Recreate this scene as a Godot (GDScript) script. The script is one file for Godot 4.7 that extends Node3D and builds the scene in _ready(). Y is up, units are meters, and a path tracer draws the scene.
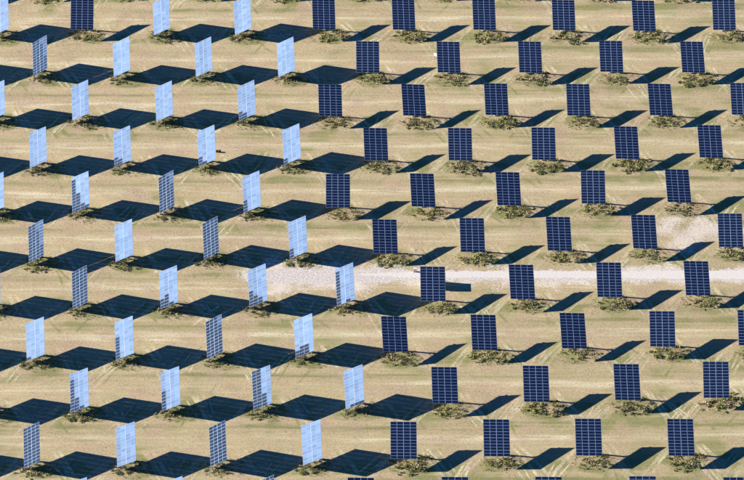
extends Node3D
# Aerial view of a field of solar trackers on tilted masts, in low sun from the left.

const HUB := 5.225           # height of a tracker's pivot
const COLS := 4
const ROWS := 12
const ORD := ["first", "second", "third", "fourth", "fifth", "sixth", "seventh", "eighth", "ninth", "tenth", "eleventh", "twelfth"]

# row (from the far end), place in the row, x, z, kind, turn in degrees, modules out of line per column (from the lower edge), where
const TRACKERS = [
	[0, 0, -106.61, -96.90, "P", -42.6, [0, 0, 0, 0], "in"],
	[0, 1, -83.42, -97.95, "D", 2.0, [0, 0, 0, 0], "in"],
	[0, 2, -60.59, -97.74, "P", -43.9, [0, 0, 0, 0], "in"],
	[0, 3, -37.41, -98.14, "P", -44.6, [0, 0, 0, 0], "in"],
	[0, 4, -14.28, -98.79, "D", 2.3, [0, 0, 0, 0], "in"],
	[0, 5, 8.56, -98.88, "D", 2.4, [0, 0, 0, 0], "in"],
	[0, 6, 31.63, -99.18, "D", 1.7, [0, 0, 0, 0], "in"],
	[0, 7, 54.42, -99.27, "D", 1.0, [0, 0, 0, 0], "in"],
	[0, 8, 77.34, -99.26, "D", 1.5, [0, 0, 0, 0], "in"],
	[0, 9, 100.38, -100.06, "D", -0.1, [0, 0, 0, 0], "in"],
	[1, -1, -116.89, -76.59, "P", -42.3, [0, 0, 0, 0], "left"],
	[1, 0, -93.90, -77.20, "P", -43.0, [12, 12, 10, 5], "in"],
	[1, 1, -70.89, -76.95, "P", -43.7, [0, 0, 0, 0], "in"],
	[1, 2, -47.77, -77.24, "P", -44.3, [0, 0, 0, 0], "in"],
	[1, 3, -24.56, -77.48, "P", -45.0, [0, 0, 0, 0], "in"],
	[1, 4, -1.59, -77.72, "D", 1.1, [0, 0, 0, 0], "in"],
	[1, 5, 21.22, -77.86, "D", 2.0, [0, 0, 0, 0], "in"],
	[1, 6, 44.23, -78.20, "D", 1.7, [0, 0, 0, 0], "in"],
	[1, 7, 67.13, -78.84, "D", 0.9, [0, 0, 0, 0], "in"],
	[1, 8, 90.09, -78.78, "D", 1.9, [0, 0, 0, 0], "in"],
	[2, 0, -104.41, -55.42, "P", -42.7, [0, 0, 0, 0], "in"],
	[2, 1, -81.17, -55.85, "P", -43.4, [0, 0, 0, 0], "in"],
	[2, 2, -57.91, -55.66, "P", -44.0, [0, 0, 0, 0], "in"],
	[2, 3, -35.01, -56.28, "P", -44.7, [3, 2, 0, 0], "in"],
	[2, 4, -11.90, -56.52, "D", 2.2, [0, 0, 0, 0], "in"],
	[2, 5, 11.31, -56.95, "D", 3.6, [0, 0, 0, 0], "in"],
	[2, 6, 34.26, -57.62, "D", 2.4, [0, 0, 0, 0], "in"],
	[2, 7, 57.07, -57.62, "D", 1.2, [0, 0, 0, 0], "in"],
	[2, 8, 79.85, -58.04, "D", 2.6, [0, 0, 0, 0], "in"],
	[2, 9, 102.79, -58.66, "D", 0.6, [0, 0, 0, 0], "in"],
	[3, -1, -114.31, -33.01, "P", -42.4, [0, 0, 0, 0], "left"],
	[3, 0, -91.32, -33.62, "P", -43.1, [0, 0, 0, 0], "in"],
	[3, 1, -68.35, -34.36, "P", -43.7, [3, 2, 0, 0], "in"],
	[3, 2, -45.32, -34.92, "P", -44.4, [3, 1, 0, 0], "in"],
	[3, 3, -22.09, -35.86, "P", -45.1, [2, 0, 0, 0], "in"],
	[3, 4, 0.82, -36.09, "D", 2.7, [0, 0, 0, 0], "in"],
	[3, 5, 23.93, -36.37, "D", 1.1, [0, 0, 0, 0], "in"],
	[3, 6, 46.79, -36.88, "D", 0.7, [0, 0, 0, 0], "in"],
	[3, 7, 69.53, -37.63, "D", 2.1, [0, 0, 0, 0], "in"],
	[3, 8, 92.48, -38.51, "D", 2.1, [0, 0, 0, 0], "in"],
	[4, 0, -101.25, -12.73, "P", -42.7, [0, 0, 0, 0], "in"],
	[4, 1, -78.44, -13.36, "P", -43.4, [11, 6, 2, 1], "in"],
	[4, 2, -55.29, -13.78, "P", -44.1, [12, 12, 11, 8], "in"],
	[4, 3, -32.41, -14.10, "P", -44.7, [4, 0, 0, 0], "in"],
	[4, 4, -9.26, -14.78, "D", 0.9, [0, 0, 0, 0], "in"],
	[4, 5, 13.54, -15.32, "D", 3.1, [0, 0, 0, 0], "in"],
	[4, 6, 36.64, -16.18, "D", 2.7, [0, 0, 0, 0], "in"],
	[4, 7, 59.56, -17.27, "D", 0.3, [0, 0, 0, 0], "in"],
	[4, 8, 82.49, -18.04, "D", 2.8, [0, 0, 0, 0], "in"],
	[5, -1, -111.78, 9.00, "P", -42.3, [0, 0, 0, 0], "left"],
	[5, 0, -88.79, 8.39, "P", -43.0, [12, 12, 9, 4], "in"],
	[5, 1, -65.61, 7.72, "P", -43.7, [0, 0, 0, 0], "in"],
	[5, 2, -42.61, 6.41, "P", -44.4, [12, 12, 12, 12], "in"],
	[5, 3, -19.58, 5.79, "P", -45.1, [3, 0, 0, 0], "in"],
	[5, 4, 3.44, 5.25, "D", 2.6, [0, 0, 0, 0], "in"],
	[5, 5, 26.60, 4.41, "D", 1.8, [0, 0, 0, 0], "in"],
	[5, 6, 49.60, 3.57, "D", 2.3, [0, 0, 0, 0], "in"],
	[5, 7, 72.32, 2.39, "D", 2.3, [0, 0, 0, 0], "in"],
	[5, 8, 95.31, 1.50, "D", -0.1, [0, 0, 0, 0], "in"],
	[6, -1, -98.94, 28.57, "P", -42.6, [0, 0, 0, 0], "left"],
	[6, 0, -75.95, 27.95, "P", -43.3, [12, 12, 12, 12], "in"],
	[6, 1, -52.81, 27.56, "P", -44.0, [3, 4, 1, 0], "in"],
	[6, 2, -29.67, 26.57, "P", -44.7, [5, 3, 2, 0], "in"],
	[6, 3, -6.86, 25.84, "P", -45.4, [11, 0, 1, 0], "in"],
	[6, 4, 15.97, 25.41, "D", 0.9, [0, 0, 0, 0], "in"],
	[6, 5, 39.23, 24.33, "D", 2.6, [0, 0, 0, 0], "in"],
	[6, 6, 62.11, 23.18, "D", 1.0, [0, 0, 0, 0], "in"],
	[6, 7, 85.14, 22.27, "D", 1.8, [0, 0, 0, 0], "in"],
	[7, -1, -108.99, 49.97, "P", -42.2, [0, 0, 0, 0], "left"],
	[7, 0, -86.00, 49.36, "P", -42.9, [1, 0, 0, 0], "in"],
	[7, 1, -63.24, 48.69, "P", -43.5, [7, 0, 0, 0], "in"],
	[7, 2, -40.17, 47.98, "P", -44.2, [12, 12, 12, 9], "in"],
	[7, 3, -17.21, 47.18, "P", -44.9, [2, 3, 3, 0], "in"],
	[7, 4, 5.96, 46.39, "D", 3.7, [0, 0, 0, 0], "in"],
	[7, 5, 28.93, 45.43, "D", 2.5, [0, 0, 0, 0], "in"],
	[7, 6, 51.91, 44.47, "D", 3.0, [0, 0, 0, 0], "in"],
	[7, 7, 74.93, 43.47, "D", -0.4, [0, 0, 0, 0], "in"],
	[7, 8, 97.73, 42.75, "D", -0.3, [0, 0, 0, 0], "in"],
	[8, -1, -96.43, 70.34, "P", -42.4, [0, 0, 0, 0], "left"],
	[8, 0, -73.44, 69.73, "P", -43.1, [10, 4, 1, 0], "in"],
	[8, 1, -50.47, 68.88, "P", -43.8, [6, 0, 0, 0], "in"],
	[8, 2, -27.47, 68.15, "P", -44.5, [12, 12, 4, 0], "in"],
	[8, 3, -4.15, 67.65, "P", -45.2, [0, 1, 1, 1], "in"],
	[8, 4, 18.63, 66.76, "D", 2.0, [0, 0, 0, 0], "in"],
	[8, 5, 41.77, 65.94, "D", 1.2, [0, 0, 0, 0], "in"],
	[8, 6, 64.79, 65.01, "D", 1.6, [0, 0, 0, 0], "in"],
	[8, 7, 87.43, 63.84, "D", -0.9, [0, 0, 0, 0], "in"],
	[9, -1, -106.83, 91.65, "P", -41.8, [0, 0, 0, 0], "left"],
	[9, 0, -83.84, 91.04, "P", -42.5, [12, 12, 12, 12], "in"],
	[9, 1, -60.53, 90.55, "P", -43.3, [0, 0, 0, 0], "in"],
	[9, 2, -37.73, 89.95, "P", -44.0, [12, 12, 12, 12], "in"],
	[9, 3, -14.49, 89.20, "P", -44.7, [0, 0, 0, 0], "in"],
	[9, 4, 8.21, 88.26, "D", 0.7, [0, 0, 0, 0], "in"],
	[9, 5, 31.33, 87.09, "D", 0.7, [0, 0, 0, 0], "in"],
	[9, 6, 54.21, 86.57, "D", 0.7, [0, 0, 0, 0], "in"],
	[9, 7, 77.19, 86.39, "D", 0.7, [0, 0, 0, 0], "in"],
	[10, -1, -94.08, 112.21, "P", -42.0, [0, 0, 0, 0], "left"],
	[10, 0, -71.09, 111.60, "P", -42.7, [0, 0, 0, 0], "in"],
	[10, 1, -47.84, 110.98, "P", -43.4, [0, 0, 0, 0], "in"],
	[10, 2, -25.17, 110.36, "P", -44.1, [12, 12, 12, 12], "in"],
	[10, 3, -2.11, 109.56, "D", 2.8, [0, 0, 0, 0], "in"],
	[10, 4, 20.85, 109.05, "D", 1.9, [0, 0, 0, 0], "in"],
	[10, 5, 43.71, 108.69, "D", 1.1, [0, 0, 0, 0], "in"],
	[10, 6, 66.70, 108.25, "D", 0.2, [0, 0, 0, 0], "in"],
	[10, 7, 89.68, 108.37, "D", -0.6, [0, 0, 0, 0], "in"],
	[-1, 0, -119.35, -117.35, "P", -42.2, [0, 0, 0, 0], "top"],
	[-1, 1, -96.36, -117.96, "D", 4.9, [0, 0, 0, 0], "top"],
	[-1, 2, -73.17, -119.02, "D", 4.1, [0, 0, 0, 0], "top"],
	[-1, 3, -50.34, -118.80, "D", 3.4, [0, 0, 0, 0], "top"],
	[-1, 4, -27.16, -119.20, "D", 2.7, [0, 0, 0, 0], "top"],
	[-1, 5, -4.03, -119.85, "D", 2.8, [0, 0, 0, 0], "top"],
	[-1, 6, 18.81, -119.94, "D", 2.1, [0, 0, 0, 0], "top"],
	[-1, 7, 41.88, -120.24, "D", 1.4, [0, 0, 0, 0], "top"],
	[-1, 8, 64.67, -120.33, "D", 0.7, [0, 0, 0, 0], "top"],
	[-1, 9, 87.59, -120.32, "D", -0.1, [0, 0, 0, 0], "top"],
]

var rng := RandomNumberGenerator.new()
var taken := {}
var M := {}

# ------------------------------------------------------------------ helpers
func lin(r: float, g: float, b: float) -> Color:
	return Color(r, g, b).linear_to_srgb()

func numbered(called: String) -> String:
	if not taken.has(called):
		taken[called] = 0
		return called
	taken[called] += 1
	return "%s_%03d" % [called, taken[called]]

func tag(o: Node, label: String, category: String, group := "") -> void:
	o.set_meta("label", label)
	o.set_meta("category", category)
	if group != "":
		o.set_meta("group", group)

func thing(called: String, label: String, category: String, at: Vector3, group := "") -> Node3D:
	var o := Node3D.new()
	o.name = numbered(called)
	add_child(o)
	o.position = at
	tag(o, label, category, group)
	return o

func part(called: String, mesh: Mesh, mat: Material, parent: Node, xf := Transform3D()) -> MeshInstance3D:
	var o := MeshInstance3D.new()
	o.name = called
	o.mesh = mesh
	if mat:
		o.material_override = mat
	o.transform = xf
	parent.add_child(o, true)
	return o

func structure(called: String, mesh: Mesh, mat: Material, at := Vector3.ZERO) -> MeshInstance3D:
	var o := MeshInstance3D.new()
	o.name = numbered(called)
	o.mesh = mesh
	o.material_override = mat
	o.position = at
	o.set_meta("kind", "structure")
	add_child(o)
	return o

func plain(c: Color, rough := 0.8, metal := 0.0) -> StandardMaterial3D:
	var m := StandardMaterial3D.new()
	m.albedo_color = c
	m.roughness = rough
	m.metallic = metal
	return m

func quad(st: SurfaceTool, a: Vector3, b: Vector3, c: Vector3, d: Vector3) -> void:
	# a b c d clockwise seen from the front
	for v in [a, b, c, a, c, d]:
		st.add_vertex(v)

func box_into(st: SurfaceTool, lo: Vector3, hi: Vector3) -> void:
	var p := [Vector3(lo.x, lo.y, lo.z), Vector3(hi.x, lo.y, lo.z), Vector3(hi.x, hi.y, lo.z), Vector3(lo.x, hi.y, lo.z), Vector3(lo.x, lo.y, hi.z), Vector3(hi.x, lo.y, hi.z), Vector3(hi.x, hi.y, hi.z), Vector3(lo.x, hi.y, hi.z)]
	for f in [[0, 1, 2, 3], [5, 4, 7, 6], [4, 0, 3, 7], [1, 5, 6, 2], [3, 2, 6, 7], [4, 5, 1, 0]]:
		quad(st, p[f[0]], p[f[1]], p[f[2]], p[f[3]])

func box_mesh(size: Vector3) -> BoxMesh:
	var b := BoxMesh.new()
	b.size = size
	return b

func finish(st: SurfaceTool) -> ArrayMesh:
	st.generate_normals()
	return st.commit()

func begin() -> SurfaceTool:
	var st := SurfaceTool.new()
	st.begin(Mesh.PRIMITIVE_TRIANGLES)
	st.set_smooth_group(-1)
	return st

func noise_bytes(w: int, h: int, seed_: int, freq: float, octaves := 4) -> PackedByteArray:
	var n := FastNoiseLite.new()
	n.seed = seed_
	n.noise_type = FastNoiseLite.TYPE_SIMPLEX_SMOOTH
	n.frequency = freq
	n.fractal_octaves = octaves
	var im := n.get_image(w, h, false, false, true)
	im.convert(Image.FORMAT_L8)
	return im.get_data()

func stretched_bytes(w: int, h: int, sw: int, sh: int, seed_: int, freq: float, octaves := 4) -> PackedByteArray:
	var n := FastNoiseLite.new()
	n.seed = seed_
	n.frequency = freq
	n.fractal_octaves = octaves
	var im := n.get_image(sw, sh, false, false, true)
	im.convert(Image.FORMAT_L8)
	im.resize(w, h, Image.INTERPOLATE_CUBIC)
	return im.get_data()

func noise_texture_image(w: int, seed_: int, freq: float, lo: Color, hi: Color, octaves := 4) -> ImageTexture:
	var n := FastNoiseLite.new()
	n.seed = seed_
	n.frequency = freq
	n.fractal_octaves = octaves
	var im := n.get_seamless_image(w, w)
	im.convert(Image.FORMAT_L8)
	var src := im.get_data()
	var out := PackedByteArray()
	out.resize(w * w * 3)
	for i in w * w:
		var t := src[i] / 255.0
		out[i * 3] = int(255 * lerpf(lo.r, hi.r, t))
		out[i * 3 + 1] = int(255 * lerpf(lo.g, hi.g, t))
		out[i * 3 + 2] = int(255 * lerpf(lo.b, hi.b, t))
	return ImageTexture.create_from_image(Image.create_from_data(w, w, false, Image.FORMAT_RGB8, out))

# ------------------------------------------------------------------ main
func _ready() -> void:
	rng.seed = 20240
	camera_sky_sun()
	materials()
	terrain()
	field()
	tracks()
	trackers()
	weeds()
	small_things()
	grass_tufts()

func camera_sky_sun() -> void:
	var cam := Camera3D.new()
	cam.name = "camera"
	add_child(cam)
	var back := Vector3(0.0, 0.61078, 0.791801).normalized()
	var up := Vector3(-0.007246, 0.79178, -0.610764)
	up = (up - back * up.dot(back)).normalized()
	cam.transform = Transform3D(Basis(up.cross(back), up, back), Vector3(0, 636.681, 825.379))
	cam.fov = 7.0424
	cam.near = 5.0
	cam.far = 40000.0
	cam.current = true

	var sky_mat := ProceduralSkyMaterial.new()
	sky_mat.sky_top_color = lin(0.003, 0.031, 0.138)
	sky_mat.sky_horizon_color = lin(0.09, 0.32, 0.52)
	sky_mat.sky_curve = 0.12
	sky_mat.ground_bottom_color = lin(0.10, 0.08, 0.05)
	sky_mat.ground_horizon_color = lin(0.14, 0.13, 0.12)
	sky_mat.sun_angle_max = 12.0
	var sky := Sky.new()
	sky.sky_material = sky_mat
	var env := Environment.new()
	env.background_mode = Environment.BG_SKY
	env.sky = sky
	env.tonemap_mode = Environment.TONE_MAPPER_LINEAR
	env.tonemap_exposure = 2.2
	env.sdfgi_enabled = true
	env.ssao_enabled = true
	env.ssil_enabled = true
	var we := WorldEnvironment.new()
	we.name = "environment"
	we.environment = env
	add_child(we)

	var sun := DirectionalLight3D.new()
	sun.name = "sun"
	add_child(sun)
	sun.light_energy = 1.6
	sun.light_color = Color(1.0, 0.98, 0.95)
	sun.light_angular_distance = 0.53
	sun.shadow_enabled = true
	sun.directional_shadow_max_distance = 4000.0
	sun.look_at_from_position(Vector3.ZERO, Vector3(2.2948, -1.0, 0.2912), Vector3.UP)

func materials() -> void:
	M.frame = plain(lin(0.18, 0.23, 0.37), 0.65)
	M.strip = plain(lin(0.25, 0.31, 0.45), 0.6)
	M.frame.metallic_specular = 0.3
	M.backsheet = plain(lin(0.16, 0.17, 0.19), 0.7)
	M.steel = plain(lin(0.42, 0.44, 0.46), 0.5, 0.6)
	M.galvanised = plain(lin(0.5, 0.52, 0.54), 0.55, 0.5)
	M.concrete = plain(lin(0.30, 0.28, 0.24), 0.95)
	M.cabinet = plain(lin(0.55, 0.57, 0.56), 0.6)
	M.dark = plain(lin(0.02, 0.022, 0.02), 0.6)
	M.white = plain(lin(0.8, 0.8, 0.78), 0.6)
	M.cells = []
	for k in 4:
		# dark blue silicon under slightly rough solar glass
		var c := StandardMaterial3D.new()
		c.albedo_color = [lin(0.026, 0.057, 0.112), lin(0.028, 0.060, 0.118), lin(0.024, 0.053, 0.106), lin(0.028, 0.057, 0.111)][k]
		c.metallic_specular = 0.7
		c.metallic = 0.74
		c.roughness = [0.186, 0.192, 0.19, 0.195][k]
		M.cells.append(c)

# ------------------------------------------------------------------ setting
func terrain() -> void:
	# the plain, one sheet to the horizon
	var st := begin()
	var R := 14000.0
	quad(st, Vector3(-R, 0, -R), Vector3(R, 0, -R), Vector3(R, 0, R), Vector3(-R, 0, R))
	var gm := plain(Color.WHITE, 0.95)
	gm.albedo_texture = noise_texture_image(512, 5, 0.02, lin(0.24, 0.20, 0.10), lin(0.42, 0.33, 0.19))
	gm.uv1_triplanar = true
	gm.uv1_world_triplanar = true
	gm.uv1_scale = Vector3.ONE * 0.01
	structure("ground", finish(st), gm)
const FX0 := -140.0
const FX1 := 130.0
const FZ0 := -150.0
const FZ1 := 130.0
const TW := 1900
const TH := 1968

func field() -> void:
	# mown dry grass: colour map in metres on the ground
	var big := noise_bytes(TW / 4, TH / 4, 11, 0.016, 4)
	var mid := noise_bytes(TW / 2, TH / 2, 12, 0.028, 4)
	var fine := noise_bytes(TW, TH, 13, 0.2, 4)
	var streak := stretched_bytes(TW, TH, TW / 14, TH, 14, 0.09, 4)
	var streak2 := stretched_bytes(TW, TH, TW / 40, TH, 15, 0.036, 3)
	var red := noise_bytes(TW / 4, TH / 4, 16, 0.036, 3)
	# extra colour: olive growth round the masts (g), pale wheel tracks (p), painted mast shadow, red-brown (s)
	var growth := PackedByteArray()
	growth.resize(TW * TH)
	var pale := PackedByteArray()
	pale.resize(TW * TH)
	var mast_shadow_tint := PackedByteArray()
	mast_shadow_tint.resize(TW * TH)
	for t in TRACKERS:
		var cx: float = t[2]
		var cz: float = t[3]
		var rad := rng.randf_range(3.6, 5.2)
		splat(growth, cx + rng.randf_range(1.0, 3.0), cz + rng.randf_range(2.5, 4.0), rad * 1.5, rad * 1.05, 255 if t[4] == "P" else 230)
		# wheel tracks of the mower, swinging from gap to gap
		for k in 2:
			var o := rng.randf_range(-0.5, 0.5) + k * 1.7
			line(pale, Vector2(cx + 4.0 + o, cz - 4.0), Vector2(cx + 10.0 + o + rng.randf_range(-1, 1), cz + 8.0), 0.3, rng.randi_range(90, 210))
			if rng.randf() < 0.75:
				line(pale, Vector2(cx + 20.0 + o, cz - 3.0), Vector2(cx + 13.5 + o + rng.randf_range(-1, 1), cz + 8.5), 0.28, rng.randi_range(80, 180))
			line(pale, Vector2(cx + 8.5 + o, cz + 7.0), Vector2(cx + 12.5 + o, cz + 16.0), 0.28, rng.randi_range(60, 140))
		for bundle in 2:
			if rng.randf() < 0.15:
				continue
			var way := Vector2(rng.randf_range(3.5, 6.5) * (1.0 if bundle == 0 else -1.0), rng.randf_range(8.0, 11.0))
			var q0 := Vector2(cx + (4.5 if bundle == 0 else 15.5) + rng.randf_range(-2.0, 2.5), cz + rng.randf_range(-4.0, 3.5))
			var strength := rng.randi_range(100, 240)
			for k in rng.randi_range(4, 8):
				var o2 := Vector2(k * 0.75, rng.randf_range(-1.5, 1.5))
				line(pale if k % 2 == 0 else growth, q0 + o2, q0 + o2 + way * rng.randf_range(0.7, 1.2), 0.13, strength)
		for k in 3:
			var q := Vector2(cx + rng.randf_range(3.0, 18.0), cz + rng.randf_range(-3.0, 6.0))
			line(growth, q, q + Vector2(rng.randf_range(3.0, 6.0) * (1.0 if rng.randf() < 0.6 else -1.0), rng.randf_range(6.0, 11.0)), 0.22, rng.randi_range(140, 250))
		if rng.randf() < 0.6:
			line(growth, Vector2(cx + 6.0, cz - 2.0), Vector2(cx + 11.0, cz + 8.0), 0.5, 110)
		if t[4] == "D":
			splat(mast_shadow_tint, cx + 6.0, cz + 1.6, 4.0, 1.5, 120)  # mast shadow painted into the ground as a red-brown tint
	var out := PackedByteArray()
	out.resize(TW * TH * 3)
	var enc := PackedByteArray()
	for q in 1024:
		var e := q / 1023.0
		enc.append(int(255.0 * (12.92 * e if e < 0.0031308 else 1.055 * pow(e, 1.0 / 2.4) - 0.055)))
	var w4 := TW / 4
	var w2 := TW / 2
	for j in TH:
		var z := FZ0 + (j + 0.5) * (FZ1 - FZ0) / TH
		for i in TW:
			var x := FX0 + (i + 0.5) * (FX1 - FX0) / TW
			var k := j * TW + i
			var nb := big[(j >> 2) * w4 + mini(i >> 2, w4 - 1)] / 255.0
			var nm := mid[(j >> 1) * w2 + mini(i >> 1, w2 - 1)] / 255.0
			var nf := fine[k] / 255.0
			var s1 := streak[k] / 255.0
			var s2 := streak2[k] / 255.0
			# place between one line of masts and the next
			var v := (z + 0.0266 * x - 88.4) / 20.755 + (nb - 0.5) * 0.12
			v = v - floorf(v)
			var olive := 0.10 + 0.55 * clampf((nb - 0.42) * 3.0, 0.0, 1.0) * clampf((nm - 0.3) * 2.2, 0.0, 1.0)
			olive += 0.0016 * (x + z * 0.3)
			var band := absf(v - 0.46)
			if band < 0.11:
				olive += (1.0 - band / 0.11) * 0.85 * clampf(s2 * 2.2 - 0.5, 0.0, 1.0)
			olive += growth[k] / 255.0 * clampf(nm * 2.4 - 0.55 + (nf - 0.5) * 0.9, 0.0, 1.0) * 0.95
			var scrub := absf(v - 0.17)
			if scrub < 0.16:
				olive += (1.0 - scrub / 0.16) * 0.9 * clampf(nm * 3.0 - 0.95 + (s2 - 0.5), 0.0, 1.0)
			olive = clampf(olive + (s1 - 0.5) * 1.0 + (nm - 0.5) * 0.7 + (nf - 0.5) * 0.35, 0.0, 1.0)
			var light := 0.0
			var b2 := absf(v - 0.68)
			if b2 < 0.13:
				light = (1.0 - b2 / 0.13) * clampf(s2 * 2.4 - 0.45, 0.0, 1.0)
			light = clampf(light * 0.8 + pale[k] / 255.0 * (0.45 + nf) + (s1 - 0.56) * 1.9 * (1.0 - olive), 0.0, 1.0)
			var rd := 0.8 * clampf((red[(j >> 2) * w4 + mini(i >> 2, w4 - 1)] / 255.0 - 0.55) * 2.4, 0.0, 0.6)
			# straw, olive, pale, red-brown
			var r := 0.452
			var g := 0.352
			var b := 0.204
			r += (0.228 - r) * olive
			g += (0.215 - g) * olive
			b += (0.092 - b) * olive
			r += (0.610 - r) * light
			g += (0.525 - g) * light
			b += (0.350 - b) * light
			r += (0.430 - r) * rd
			g += (0.300 - g) * rd
			b += (0.205 - b) * rd
			var so := mast_shadow_tint[k] / 255.0 * clampf(0.3 + nf * 1.2, 0.0, 1.0)
			r += (0.270 - r) * so
			g += (0.150 - g) * so
			b += (0.105 - b) * so
			# gravel strewn beside the track, and a bare patch
			var du := 0.0
			if x > -40.0:
				var zc := 15.7 - 0.012 * x
				var off := absf(z - zc) - (5.2 if x < 0.0 else lerpf(5.2, 2.4, minf(1.0, x / 10.0)))
				if x < -26.0:
					off += (-26.0 - x) * 0.5
				if off < 4.0:
					du = clampf((1.0 - off / 3.2) * 0.75 + (nm - 0.64) * 2.6 + (nf - 0.5) * 1.6, 0.0, 1.0)
			if x > 60.0 and z > -22.0 and z < 12.0:
				var ex := (x - 87.0) / 17.0
				var ez := (z + 4.0) / 9.5
				var eo := 1.0 - sqrt(ex * ex + ez * ez)
				du = maxf(du, clampf(eo * 1.7 + (nm - 0.6) * 2.6 + (nf - 0.5) * 1.2, 0.0, 0.9))
			r += (0.545 - r) * du
			g += (0.470 - g) * du
			b += (0.385 - b) * du
			var grain := 0.54 + 0.56 * nf + 0.36 * nm
			out[k * 3] = enc[int(1023.0 * clampf(r * grain, 0.0, 1.0))]
			out[k * 3 + 1] = enc[int(1023.0 * clampf(g * grain, 0.0, 1.0))]
			out[k * 3 + 2] = enc[int(1023.0 * clampf(b * grain, 0.0, 1.0))]
	var im := Image.create_from_data(TW, TH, false, Image.FORMAT_RGB8, out)
	var m := plain(Color.WHITE, 0.95)
	m.albedo_texture = ImageTexture.create_from_image(im)
	m.texture_repeat = false
	m.metallic_specular = 0.2
	var st := begin()
	st.set_uv(Vector2(0, 0)); st.add_vertex(Vector3(FX0, 0.004, FZ0))
	st.set_uv(Vector2(1, 0)); st.add_vertex(Vector3(FX1, 0.004, FZ0))
	st.set_uv(Vector2(1, 1)); st.add_vertex(Vector3(FX1, 0.004, FZ1))
	st.set_uv(Vector2(0, 0)); st.add_vertex(Vector3(FX0, 0.004, FZ0))
	st.set_uv(Vector2(1, 1)); st.add_vertex(Vector3(FX1, 0.004, FZ1))
	st.set_uv(Vector2(0, 1)); st.add_vertex(Vector3(FX0, 0.004, FZ1))
	structure("mown_meadow", finish(st), m)

func splat(a: PackedByteArray, cx: float, cz: float, rx: float, rz: float, most: int) -> void:
	var sx := TW / (FX1 - FX0)
	var sz := TH / (FZ1 - FZ0)
	for j in range(maxi(0, int((cz - rz - FZ0) * sz)), mini(TH, int((cz + rz - FZ0) * sz) + 1)):
		for i in range(maxi(0, int((cx - rx - FX0) * sx)), mini(TW, int((cx + rx - FX0) * sx) + 1)):
			var dx := (FX0 + i / sx - cx) / rx
			var dz := (FZ0 + j / sz - cz) / rz
			var d := 1.0 - sqrt(dx * dx + dz * dz)
			if d > 0.0:
				a[j * TW + i] = maxi(a[j * TW + i], int(most * minf(1.0, d * 2.2)))

func line(a: PackedByteArray, p: Vector2, q: Vector2, half: float, most: int) -> void:
	var sx := TW / (FX1 - FX0)
	var sz := TH / (FZ1 - FZ0)
	var steps := int(p.distance_to(q) / 0.15)
	var wob := rng.randf() * 10.0
	for s in steps + 1:
		var t := float(s) / steps
		var c := p.lerp(q, t)
		c.x += 0.5 * sin(wob + t * 2.6)
		var keep := most * (0.75 + 0.25 * sin(wob * 3.0 + s * 0.13)) * minf(1.0, minf(t, 1.0 - t) * 6.0)
		for j in range(int((c.y - half - FZ0) * sz), int((c.y + half - FZ0) * sz) + 1):
			for i in range(int((c.x - half - FX0) * sx), int((c.x + half - FX0) * sx) + 1):
				if i >= 0 and j >= 0 and i < TW and j < TH:
					a[j * TW + i] = maxi(a[j * TW + i], int(keep))

func sheet(called: String, edge: PackedVector2Array, y: float, m: Material) -> void:
	# a flat irregular patch, its outline given in metres
	var st := begin()
	var idx := Geometry2D.triangulate_polygon(edge)
	for k in range(0, idx.size(), 3):
		var a := edge[idx[k]]
		var b := edge[idx[k + 1]]
		var c := edge[idx[k + 2]]
		if (b - a).cross(c - a) < 0.0:
			var s := b
			b = c
			c = s
		for v in [a, b, c]:
			st.add_vertex(Vector3(v.x, y, v.y))
	structure(called, finish(st), m)

func ragged(centre: Array, seed_: int, rough := 0.5) -> PackedVector2Array:
	# centre: [x, z, half width] stations -> outline with an uneven edge
	var n := FastNoiseLite.new()
	n.seed = seed_
	n.frequency = 0.25
	n.fractal_octaves = 6
	n.fractal_gain = 0.65
	var a := PackedVector2Array()
	var b := PackedVector2Array()
	for k in centre.size() - 1:
		var p: Array = centre[k]
		var q: Array = centre[k + 1]
		var steps := int(absf(q[0] - p[0]) / 0.2)
		for s in steps:
			var t := float(s) / steps
			var x := lerpf(p[0], q[0], t)
			var z := lerpf(p[1], q[1], t)
			var w := lerpf(p[2], q[2], t)
			var r := minf(rough, w * 0.8)
			a.append(Vector2(x, z - w + r * 2.0 * n.get_noise_2d(x, 0.0)))
			b.append(Vector2(x, z + w + r * 2.0 * n.get_noise_2d(x, 90.0)))
	b.reverse()
	a.append_array(b)
	return a

func tracks() -> void:
	var gm := plain(Color.WHITE, 0.95)
	gm.albedo_texture = noise_texture_image(512, 21, 0.022, lin(0.33, 0.285, 0.245), lin(0.76, 0.69, 0.63), 5)
	gm.uv1_triplanar = true
	gm.uv1_world_triplanar = true
	gm.uv1_scale = Vector3(0.11, 0.11, 0.16)
	var wm := plain(Color.WHITE, 0.95)
	wm.albedo_texture = noise_texture_image(512, 22, 0.05, lin(0.46, 0.415, 0.36), lin(0.80, 0.74, 0.675), 5)
	wm.uv1_triplanar = true
	wm.uv1_world_triplanar = true
	wm.uv1_scale = Vector3(0.05, 0.11, 0.22)
	sheet("gravel_track", ragged([[-34.5, 16.6, 0.2], [-30.0, 16.4, 2.0], [-22.0, 16.0, 3.2], [-8.0, 15.8, 3.4], [2.0, 15.5, 2.9], [9.0, 15.3, 2.3], [20.0, 15.1, 2.1], [60.0, 14.6, 2.1], [100.0, 14.1, 2.3], [128.0, 13.7, 2.3]], 31, 1.0), 0.008, gm)
	sheet("wheel_track", ragged([[-4.0, 15.0, 0.1], [4.0, 14.9, 0.9], [14.0, 14.8, 1.3], [50.0, 14.4, 1.5], [75.0, 14.1, 1.6], [100.0, 13.9, 1.8], [127.0, 13.5, 1.8]], 32, 0.35), 0.012, wm)

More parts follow.
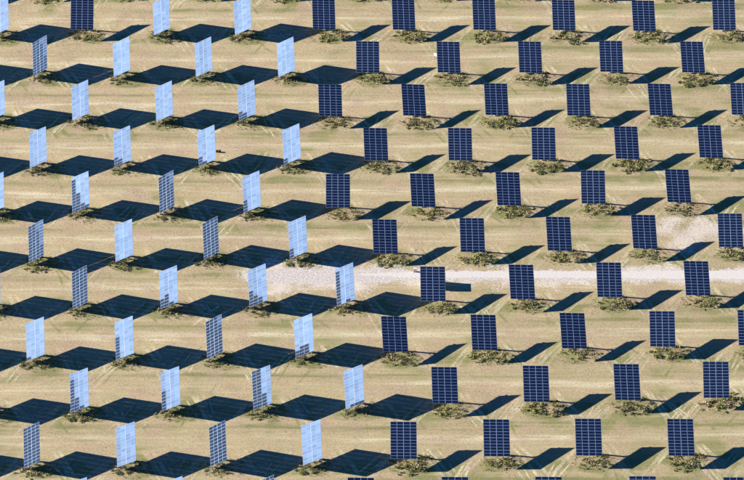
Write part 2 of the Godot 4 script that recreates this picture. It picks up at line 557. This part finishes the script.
# ------------------------------------------------------------------ trackers
func module_mesh(k: int) -> ArrayMesh:
	# one framed module lying in x-y, its glass towards +z
	var w := 1.612
	var h := 0.85
	var t := 0.045
	var b := 0.052
	var st := begin()
	var o := [Vector3(-w / 2, -h / 2, t), Vector3(w / 2, -h / 2, t), Vector3(w / 2, h / 2, t), Vector3(-w / 2, h / 2, t)]
	var i_ := [Vector3(-w / 2 + b, -h / 2 + b, t), Vector3(w / 2 - b, -h / 2 + b, t), Vector3(w / 2 - b, h / 2 - b, t), Vector3(-w / 2 + b, h / 2 - b, t)]
	var l := []
	for v in o:
		l.append(Vector3(v.x, v.y, 0))
	for s in 4:
		var e := (s + 1) % 4
		quad(st, o[e], o[s], i_[s], i_[e])
		quad(st, l[e], l[s], o[s], o[e])
	var mesh := finish(st)
	mesh.surface_set_material(0, M.frame)
	st = begin()
	quad(st, i_[3] - Vector3(0, 0, 0.003), i_[2] - Vector3(0, 0, 0.003), i_[1] - Vector3(0, 0, 0.003), i_[0] - Vector3(0, 0, 0.003))
	st.generate_normals()
	st.commit(mesh)
	mesh.surface_set_material(1, M.cells[k])
	st = begin()
	quad(st, l[0], l[1], l[2], l[3])
	st.generate_normals()
	st.commit(mesh)
	mesh.surface_set_material(2, M.backsheet)
	return mesh

func tube(r0: float, r1: float, h: float, sides := 12) -> CylinderMesh:
	var c := CylinderMesh.new()
	c.bottom_radius = r0
	c.top_radius = r1
	c.height = h
	c.radial_segments = sides
	c.rings = 1
	return c

func between(a: Vector3, b: Vector3) -> Transform3D:
	var y := (b - a).normalized()
	var x := y.cross(Vector3(0, 0, 1)).normalized()
	return Transform3D(Basis(x, y, x.cross(y)), (a + b) / 2)

func row_words(t: Array) -> String:
	return "%s from left in %s row from top" % [ORD[t[1]], ORD[t[0]]]

func tracker_label(t: Array) -> String:
	var dark: int = t[6][0] + t[6][1] + t[6][2] + t[6][3]
	var look := "dark blue solar tracker facing the viewer"
	if t[4] == "P":
		look = "pale solar tracker turned sideways"
		if dark >= 36:
			look = "dark-celled solar tracker turned sideways"
		elif dark > 0:
			look = "pale part-dark solar tracker turned sideways"
	if t[7] == "left":
		return "solar tracker beyond left edge, its shadow entering %s row from top" % ORD[t[0]]
	if t[7] == "top":
		return "solar tracker above the top edge, %s from left, shadow near frame" % ORD[t[1]]
	return look + ", " + row_words(t)

func trackers() -> void:
	var mods := []
	for k in 4:
		mods.append(module_mesh(k))
	var mast := tube(0.32, 0.24, HUB - 0.5, 14)
	var slab := tube(0.85, 0.8, 0.4, 8)
	var drive := tube(0.42, 0.42, 0.7, 14)
	var beam := box_mesh(Vector3(0.26, 10.0, 0.26))
	var rail := box_mesh(Vector3(6.3, 0.09, 0.12))
	var strut := tube(0.06, 0.06, 3.0, 6)
	var strip := box_mesh(Vector3(0.09, 10.2, 0.02))
	var cab := box_mesh(Vector3(0.5, 0.8, 0.3))
	for t in TRACKERS:
		var root := thing("solar_tracker", tracker_label(t), "solar tracker", Vector3(t[2], 0, t[3]), "solar trackers standing in staggered rows")
		var tilt := deg_to_rad(29.9 + rng.randf_range(-0.3, 0.3))
		var az := deg_to_rad(4.12)
		var roll := deg_to_rad(t[5] + rng.randf_range(-0.2, 0.2))
		if t[4] == "D":
			az = deg_to_rad(t[5])
			roll = deg_to_rad(t[5] * 1.77)
			tilt = deg_to_rad(22.8 + rng.randf_range(-0.6, 0.6))
		var dark: int = t[6][0] + t[6][1] + t[6][2] + t[6][3]
		var whole := dark >= 36
		if whole:
			roll -= deg_to_rad(8.0)
		var base := Basis(Vector3.UP, az) * Basis(Vector3(1, 0, 0), -(PI / 2 - tilt))
		# base.x across, base.y up the slope, base.z out of the glass
		base = base * Basis(Vector3(0, 1, 0), roll)
		var f := Transform3D(base, Vector3(0, HUB, 0))
		part("foundation", slab, M.concrete, root, Transform3D(Basis(), Vector3(0, 0.2, 0)))
		part("mast", mast, M.galvanised, root, Transform3D(Basis(), Vector3(0, (HUB - 0.5) / 2 + 0.2, 0)))
		part("slewing_drive", drive, M.steel, root, Transform3D(Basis(), Vector3(0, HUB - 0.45, 0)))
		part("control_cabinet", cab, M.cabinet, root, Transform3D(Basis(), Vector3(0.05, 1.6, 0.45)))
		part("main_beam", beam, M.galvanised, root, f * Transform3D(Basis(), Vector3(0, 0, -0.16)))
		for k in 6:
			part("cross_rail", rail, M.galvanised, root, f * Transform3D(Basis(), Vector3(0, (k - 2.5) * 1.72, 0.04)))
		for s in [-1.0, 1.0]:
			var hi: Vector3 = f * Vector3(0, 1.7 * s, -0.25)
			var lo := Vector3(0, HUB - 1.5, 0.0)
			var xf := between(lo, hi)
			xf.basis = xf.basis * Basis.from_scale(Vector3(1, lo.distance_to(hi) / 3.0, 1))
			part("strut", strut, M.steel, root, xf)
		part("centre_strip", strip, M.strip, root, f * Transform3D(Basis(), Vector3(0, 0, 0.18)))
		for c in COLS:
			var lean_ := deg_to_rad(rng.randf_range(-0.22, 0.22))
			for r in ROWS:
				var x := (c - 1.5) * 1.622 + (-0.02 if c < 2 else 0.02)
				var y := (5.5 - r) * 0.862 - (0.010 if r % 2 == 0 else -0.010)
				var turn := lean_ + deg_to_rad(rng.randf_range(-0.16, 0.16))
				var nod := deg_to_rad(rng.randf_range(-0.2, 0.2))
				var from_low := ROWS - 1 - r
				if whole:
					if from_low >= t[6][c]:
						turn += deg_to_rad(6.0)
				elif from_low < t[6][c]:
					turn -= deg_to_rad(5.6)
				var b := Basis(Vector3(0, 1, 0), turn) * Basis(Vector3(1, 0, 0), nod)
				part("solar_module", mods[rng.randi() % 4], null, root, f * Transform3D(b, Vector3(x, y, 0.125)))

# ------------------------------------------------------------------ plants
func leafy(st: SurfaceTool, c: Vector3, rx: float, ry: float, count: int, size: float, tones: Array) -> void:
	for k in count:
		var d := Vector3(rng.randfn(), absf(rng.randfn()), rng.randfn()).normalized()
		var rr := pow(rng.randf(), 0.5)
		var p := c + Vector3(d.x * rx, d.y * ry, d.z * rx) * rr
		var a := Vector3(rng.randfn(), rng.randfn() + 0.9, rng.randfn()).normalized()
		var b := a.cross(Vector3(rng.randfn(), rng.randfn(), rng.randfn())).normalized()
		var s := size * rng.randf_range(0.6, 1.5)
		var col: Color = tones[rng.randi() % tones.size()]
		st.set_color(col * rng.randf_range(0.75, 1.25))
		st.add_vertex(p - b * s * 0.32)
		st.add_vertex(p + a * s)
		st.add_vertex(p + b * s * 0.32)

func weeds() -> void:
	var lm := plain(Color.WHITE, 0.85)
	lm.vertex_color_use_as_albedo = true
	lm.backlight_enabled = true
	lm.backlight = Color(0.25, 0.28, 0.1)
	lm.cull_mode = BaseMaterial3D.CULL_DISABLED
	var dm := plain(Color.WHITE, 0.95)
	dm.vertex_color_use_as_albedo = true
	dm.cull_mode = BaseMaterial3D.CULL_DISABLED
	var green := [Color(0.15, 0.19, 0.05), Color(0.24, 0.27, 0.075), Color(0.32, 0.33, 0.10), Color(0.09, 0.12, 0.04)]
	var yellow := [Color(0.44, 0.40, 0.14), Color(0.36, 0.35, 0.11), Color(0.50, 0.44, 0.21)]
	var olive := [Color(0.22, 0.22, 0.09), Color(0.28, 0.27, 0.12), Color(0.14, 0.15, 0.06)]
	var dry := [Color(0.44, 0.37, 0.22), Color(0.30, 0.24, 0.15), Color(0.52, 0.45, 0.29), Color(0.22, 0.17, 0.11)]
	var kinds := []
	for v in 12:
		rng.seed = 900 + v
		var st := begin()
		var d := begin()
		var lumps := rng.randi_range(24, 32)
		for k in lumps:
			var a := rng.randf() * TAU
			var far := 3.6 * sqrt(rng.randf())
			var c := Vector3(cos(a) * far * 1.5, 0, sin(a) * far * 0.95)
			var sz := rng.randf_range(0.3, 0.85) * (1.25 - far * 0.16)
			var tones := [[green, green, olive, yellow], [yellow, yellow, green, olive], [olive, olive, dry, green], [green, yellow, yellow, green]][v % 4][rng.randi() % 4] as Array
			leafy(st, c, sz, sz * rng.randf_range(0.45, 1.2), int(55 * sz) + 14, 0.28, tones)
			if k % 3 == 0:
				leafy(st, c + Vector3(0.4, 0, 0.1), sz * 0.8, sz * 0.7, 22, 0.22, yellow)
		for k in 7:
			var c := Vector3(rng.randf_range(-3.2, 3.6), 0, rng.randf_range(-1.8, 1.8))
			leafy(d, c, rng.randf_range(0.8, 1.5), rng.randf_range(0.25, 0.6), 60, 0.3, dry)
		kinds.append([finish(st), finish(d), ["green", "yellowish", "olive", "yellow-green"][v % 4]])
	rng.seed = 4242
	for t in TRACKERS:
		var k: Array = kinds[rng.randi() % 12]
		if t[4] == "P":
			k = kinds[[0, 3, 4, 7, 8, 2][rng.randi() % 6]]
		var label := "%s weed clump at foot of tracker %s" % [k[2], row_words(t)] if t[7] == "in" else ("weed clump at mast beyond the left edge, %s row from top" % ORD[t[0]] if t[7] == "left" else "weed clump at the top edge, %s from left" % ORD[t[1]])
		var root := thing("weed_clump", label, "weeds", Vector3(t[2] + (rng.randf_range(-0.6, 1.0) if t[4] == "P" else rng.randf_range(1.2, 2.6)), 0.0, t[3] + rng.randf_range(2.8, 4.0)), "weed clumps left unmown at the trackers")
		var s := rng.randf_range(0.8, 1.15) * (0.85 if t[4] == "P" else 1.0)
		root.basis = Basis(Vector3.UP, rng.randf_range(-0.35, 0.35)) * Basis.from_scale(Vector3(s, s * rng.randf_range(0.8, 1.15), s))
		part("leaves", k[0], lm, root)
		part("dry_stalks", k[1], dm, root)  # dry stalks, in loose separate clusters

func grass_tufts() -> void:
	rng.seed = 88
	var st := begin()
	for k in 7:
		var a := rng.randf() * TAU
		var d := Vector3(cos(a), 0, sin(a))
		var s := Vector3(-d.z, 0, d.x) * 0.05
		var p := d * rng.randf_range(0.0, 0.12)
		st.add_vertex(p - s)
		st.add_vertex(p + d * rng.randf_range(0.05, 0.16) + Vector3(0, rng.randf_range(0.14, 0.26), 0))
		st.add_vertex(p + s)
	var mesh := finish(st)
	var n := FastNoiseLite.new()
	n.seed = 51
	n.frequency = 0.05
	var xf: Array[Transform3D] = []
	var cols: Array[Color] = []
	var pal := [Color(0.46, 0.37, 0.21), Color(0.40, 0.35, 0.17), Color(0.54, 0.45, 0.28), Color(0.34, 0.32, 0.13)]
	for k in 260000:
		var p := Vector3(rng.randf_range(-125, 120), 0.004, rng.randf_range(-155, 130))
		var v := fposmod((p.z + 0.0266 * p.x - 88.4) / 20.755, 1.0)
		var near := absf(v - 0.2)
		var like := 0.28 + (0.5 if near < 0.12 else 0.0) + (0.35 if absf(v - 0.46) < 0.09 else 0.0) + 0.5 * n.get_noise_2d(p.x, p.z)
		if absf(p.z - (15.4 - 0.012 * p.x)) < (6.0 if p.x < 4.0 else 3.0) and p.x > -36.0:
			continue
		if rng.randf() > like:
			continue
		var s := rng.randf_range(0.4, 0.95)
		xf.append(Transform3D(Basis(Vector3.UP, rng.randf() * TAU).scaled(Vector3(s, s * rng.randf_range(0.22, 0.5), s)), p))
		cols.append((pal[rng.randi() % 4] as Color) * rng.randf_range(0.8, 1.2))
	# taller growth among the weeds at each tracker
	for t in TRACKERS:
		for k in 110:
			var a := rng.randf() * TAU
			var far := sqrt(rng.randf())
			var p := Vector3(t[2] + 1.6 + cos(a) * far * 6.2, 0.004, t[3] + 3.2 + sin(a) * far * 4.0)
			var s := rng.randf_range(0.8, 1.9) * (1.2 - 0.5 * far)
			xf.append(Transform3D(Basis(Vector3.UP, rng.randf() * TAU).scaled(Vector3(s, s * rng.randf_range(0.7, 1.5), s)), p))
			cols.append(([Color(0.22, 0.22, 0.08), Color(0.34, 0.31, 0.13), Color(0.15, 0.17, 0.055), Color(0.42, 0.35, 0.19)][rng.randi() % 4] as Color) * rng.randf_range(0.8, 1.2))
	var mm := MultiMesh.new()
	mm.transform_format = MultiMesh.TRANSFORM_3D
	mm.use_colors = true
	mm.mesh = mesh
	mm.instance_count = xf.size()
	for k in xf.size():
		mm.set_instance_transform(k, xf[k])
		mm.set_instance_color(k, cols[k])
	var m := plain(Color.WHITE, 0.95)
	m.vertex_color_use_as_albedo = true
	m.cull_mode = BaseMaterial3D.CULL_DISABLED
	var o := MultiMeshInstance3D.new()
	o.name = "grass"
	o.multimesh = mm
	o.material_override = m
	tag(o, "short dry grass tufts scattered over the mown meadow", "grass")
	o.set_meta("kind", "stuff")
	add_child(o)

# ------------------------------------------------------------------ small things
func small_things() -> void:
	# transformer hut behind a tracker by the gravel track
	var h := thing("transformer_hut", "grey transformer hut behind tracker beside the gravel track, throwing a rectangular shadow", "hut", Vector3(16.8, 0, 19.4))
	part("wall", box_mesh(Vector3(5.0, 2.75, 3.2)), M.cabinet, h, Transform3D(Basis(), Vector3(0, 1.375, 0)))
	part("roof", box_mesh(Vector3(5.2, 0.2, 3.4)), M.concrete, h, Transform3D(Basis(), Vector3(0, 2.85, 0)))
	for s in [-1.3, 1.3]:
		var door := part("door", box_mesh(Vector3(1.1, 2.2, 0.06)), M.steel, h, Transform3D(Basis(), Vector3(s, 1.15, 1.63)))
		part("handle", box_mesh(Vector3(0.05, 0.2, 0.05)), M.dark, door, Transform3D(Basis(), Vector3(0.4, 0, 0.05)))
	for k in 5:
		part("vent_slat", box_mesh(Vector3(0.9, 0.06, 0.05)), M.dark, h, Transform3D(Basis(), Vector3(0, 1.6 + k * 0.16, 1.63)))
	# low black boxes on the grass
	var b := thing("equipment_box", "small black twin equipment box lying on grass right of a pale tracker", "box", Vector3(-42.4, 0, -39.1))
	for s in [-0.36, 0.36]:
		var body := part("case", box_mesh(Vector3(0.6, 0.5, 0.5)), M.dark, b, Transform3D(Basis(Vector3.UP, s * 0.4), Vector3(s, 0.25, 0)))
		part("lid", box_mesh(Vector3(0.64, 0.06, 0.54)), M.dark, body, Transform3D(Basis(), Vector3(0, 0.28, 0)))
	# white board behind a tracker in the second row
	var w := thing("sign_board", "white board on two posts at left edge of a blue tracker, second row", "sign", Vector3(17.6, 0, -84.8))
	part("board", box_mesh(Vector3(0.9, 1.0, 0.05)), M.white, w, Transform3D(Basis(Vector3.UP, -0.5), Vector3(0, 1.3, 0)))
	for s in [-0.3, 0.3]:
		part("post", box_mesh(Vector3(0.07, 1.8, 0.07)), M.steel, w, Transform3D(Basis(), Vector3(s * 0.88, 0.9, s * 0.48 - 0.07)))
	# white cabinet by the track
	var c := thing("junction_cabinet", "small white junction cabinet by the gravel track, left of a blue tracker", "cabinet", Vector3(11.4, 0, 13.6))
	part("plinth", box_mesh(Vector3(0.9, 0.2, 0.6)), M.concrete, c, Transform3D(Basis(), Vector3(0, 0.1, 0)))
	part("cabinet_body", box_mesh(Vector3(0.8, 0.95, 0.5)), M.white, c, Transform3D(Basis(), Vector3(0, 0.675, 0)))
	part("door", box_mesh(Vector3(0.7, 0.8, 0.03)), M.cabinet, c, Transform3D(Basis(), Vector3(0, 0.68, 0.262)))
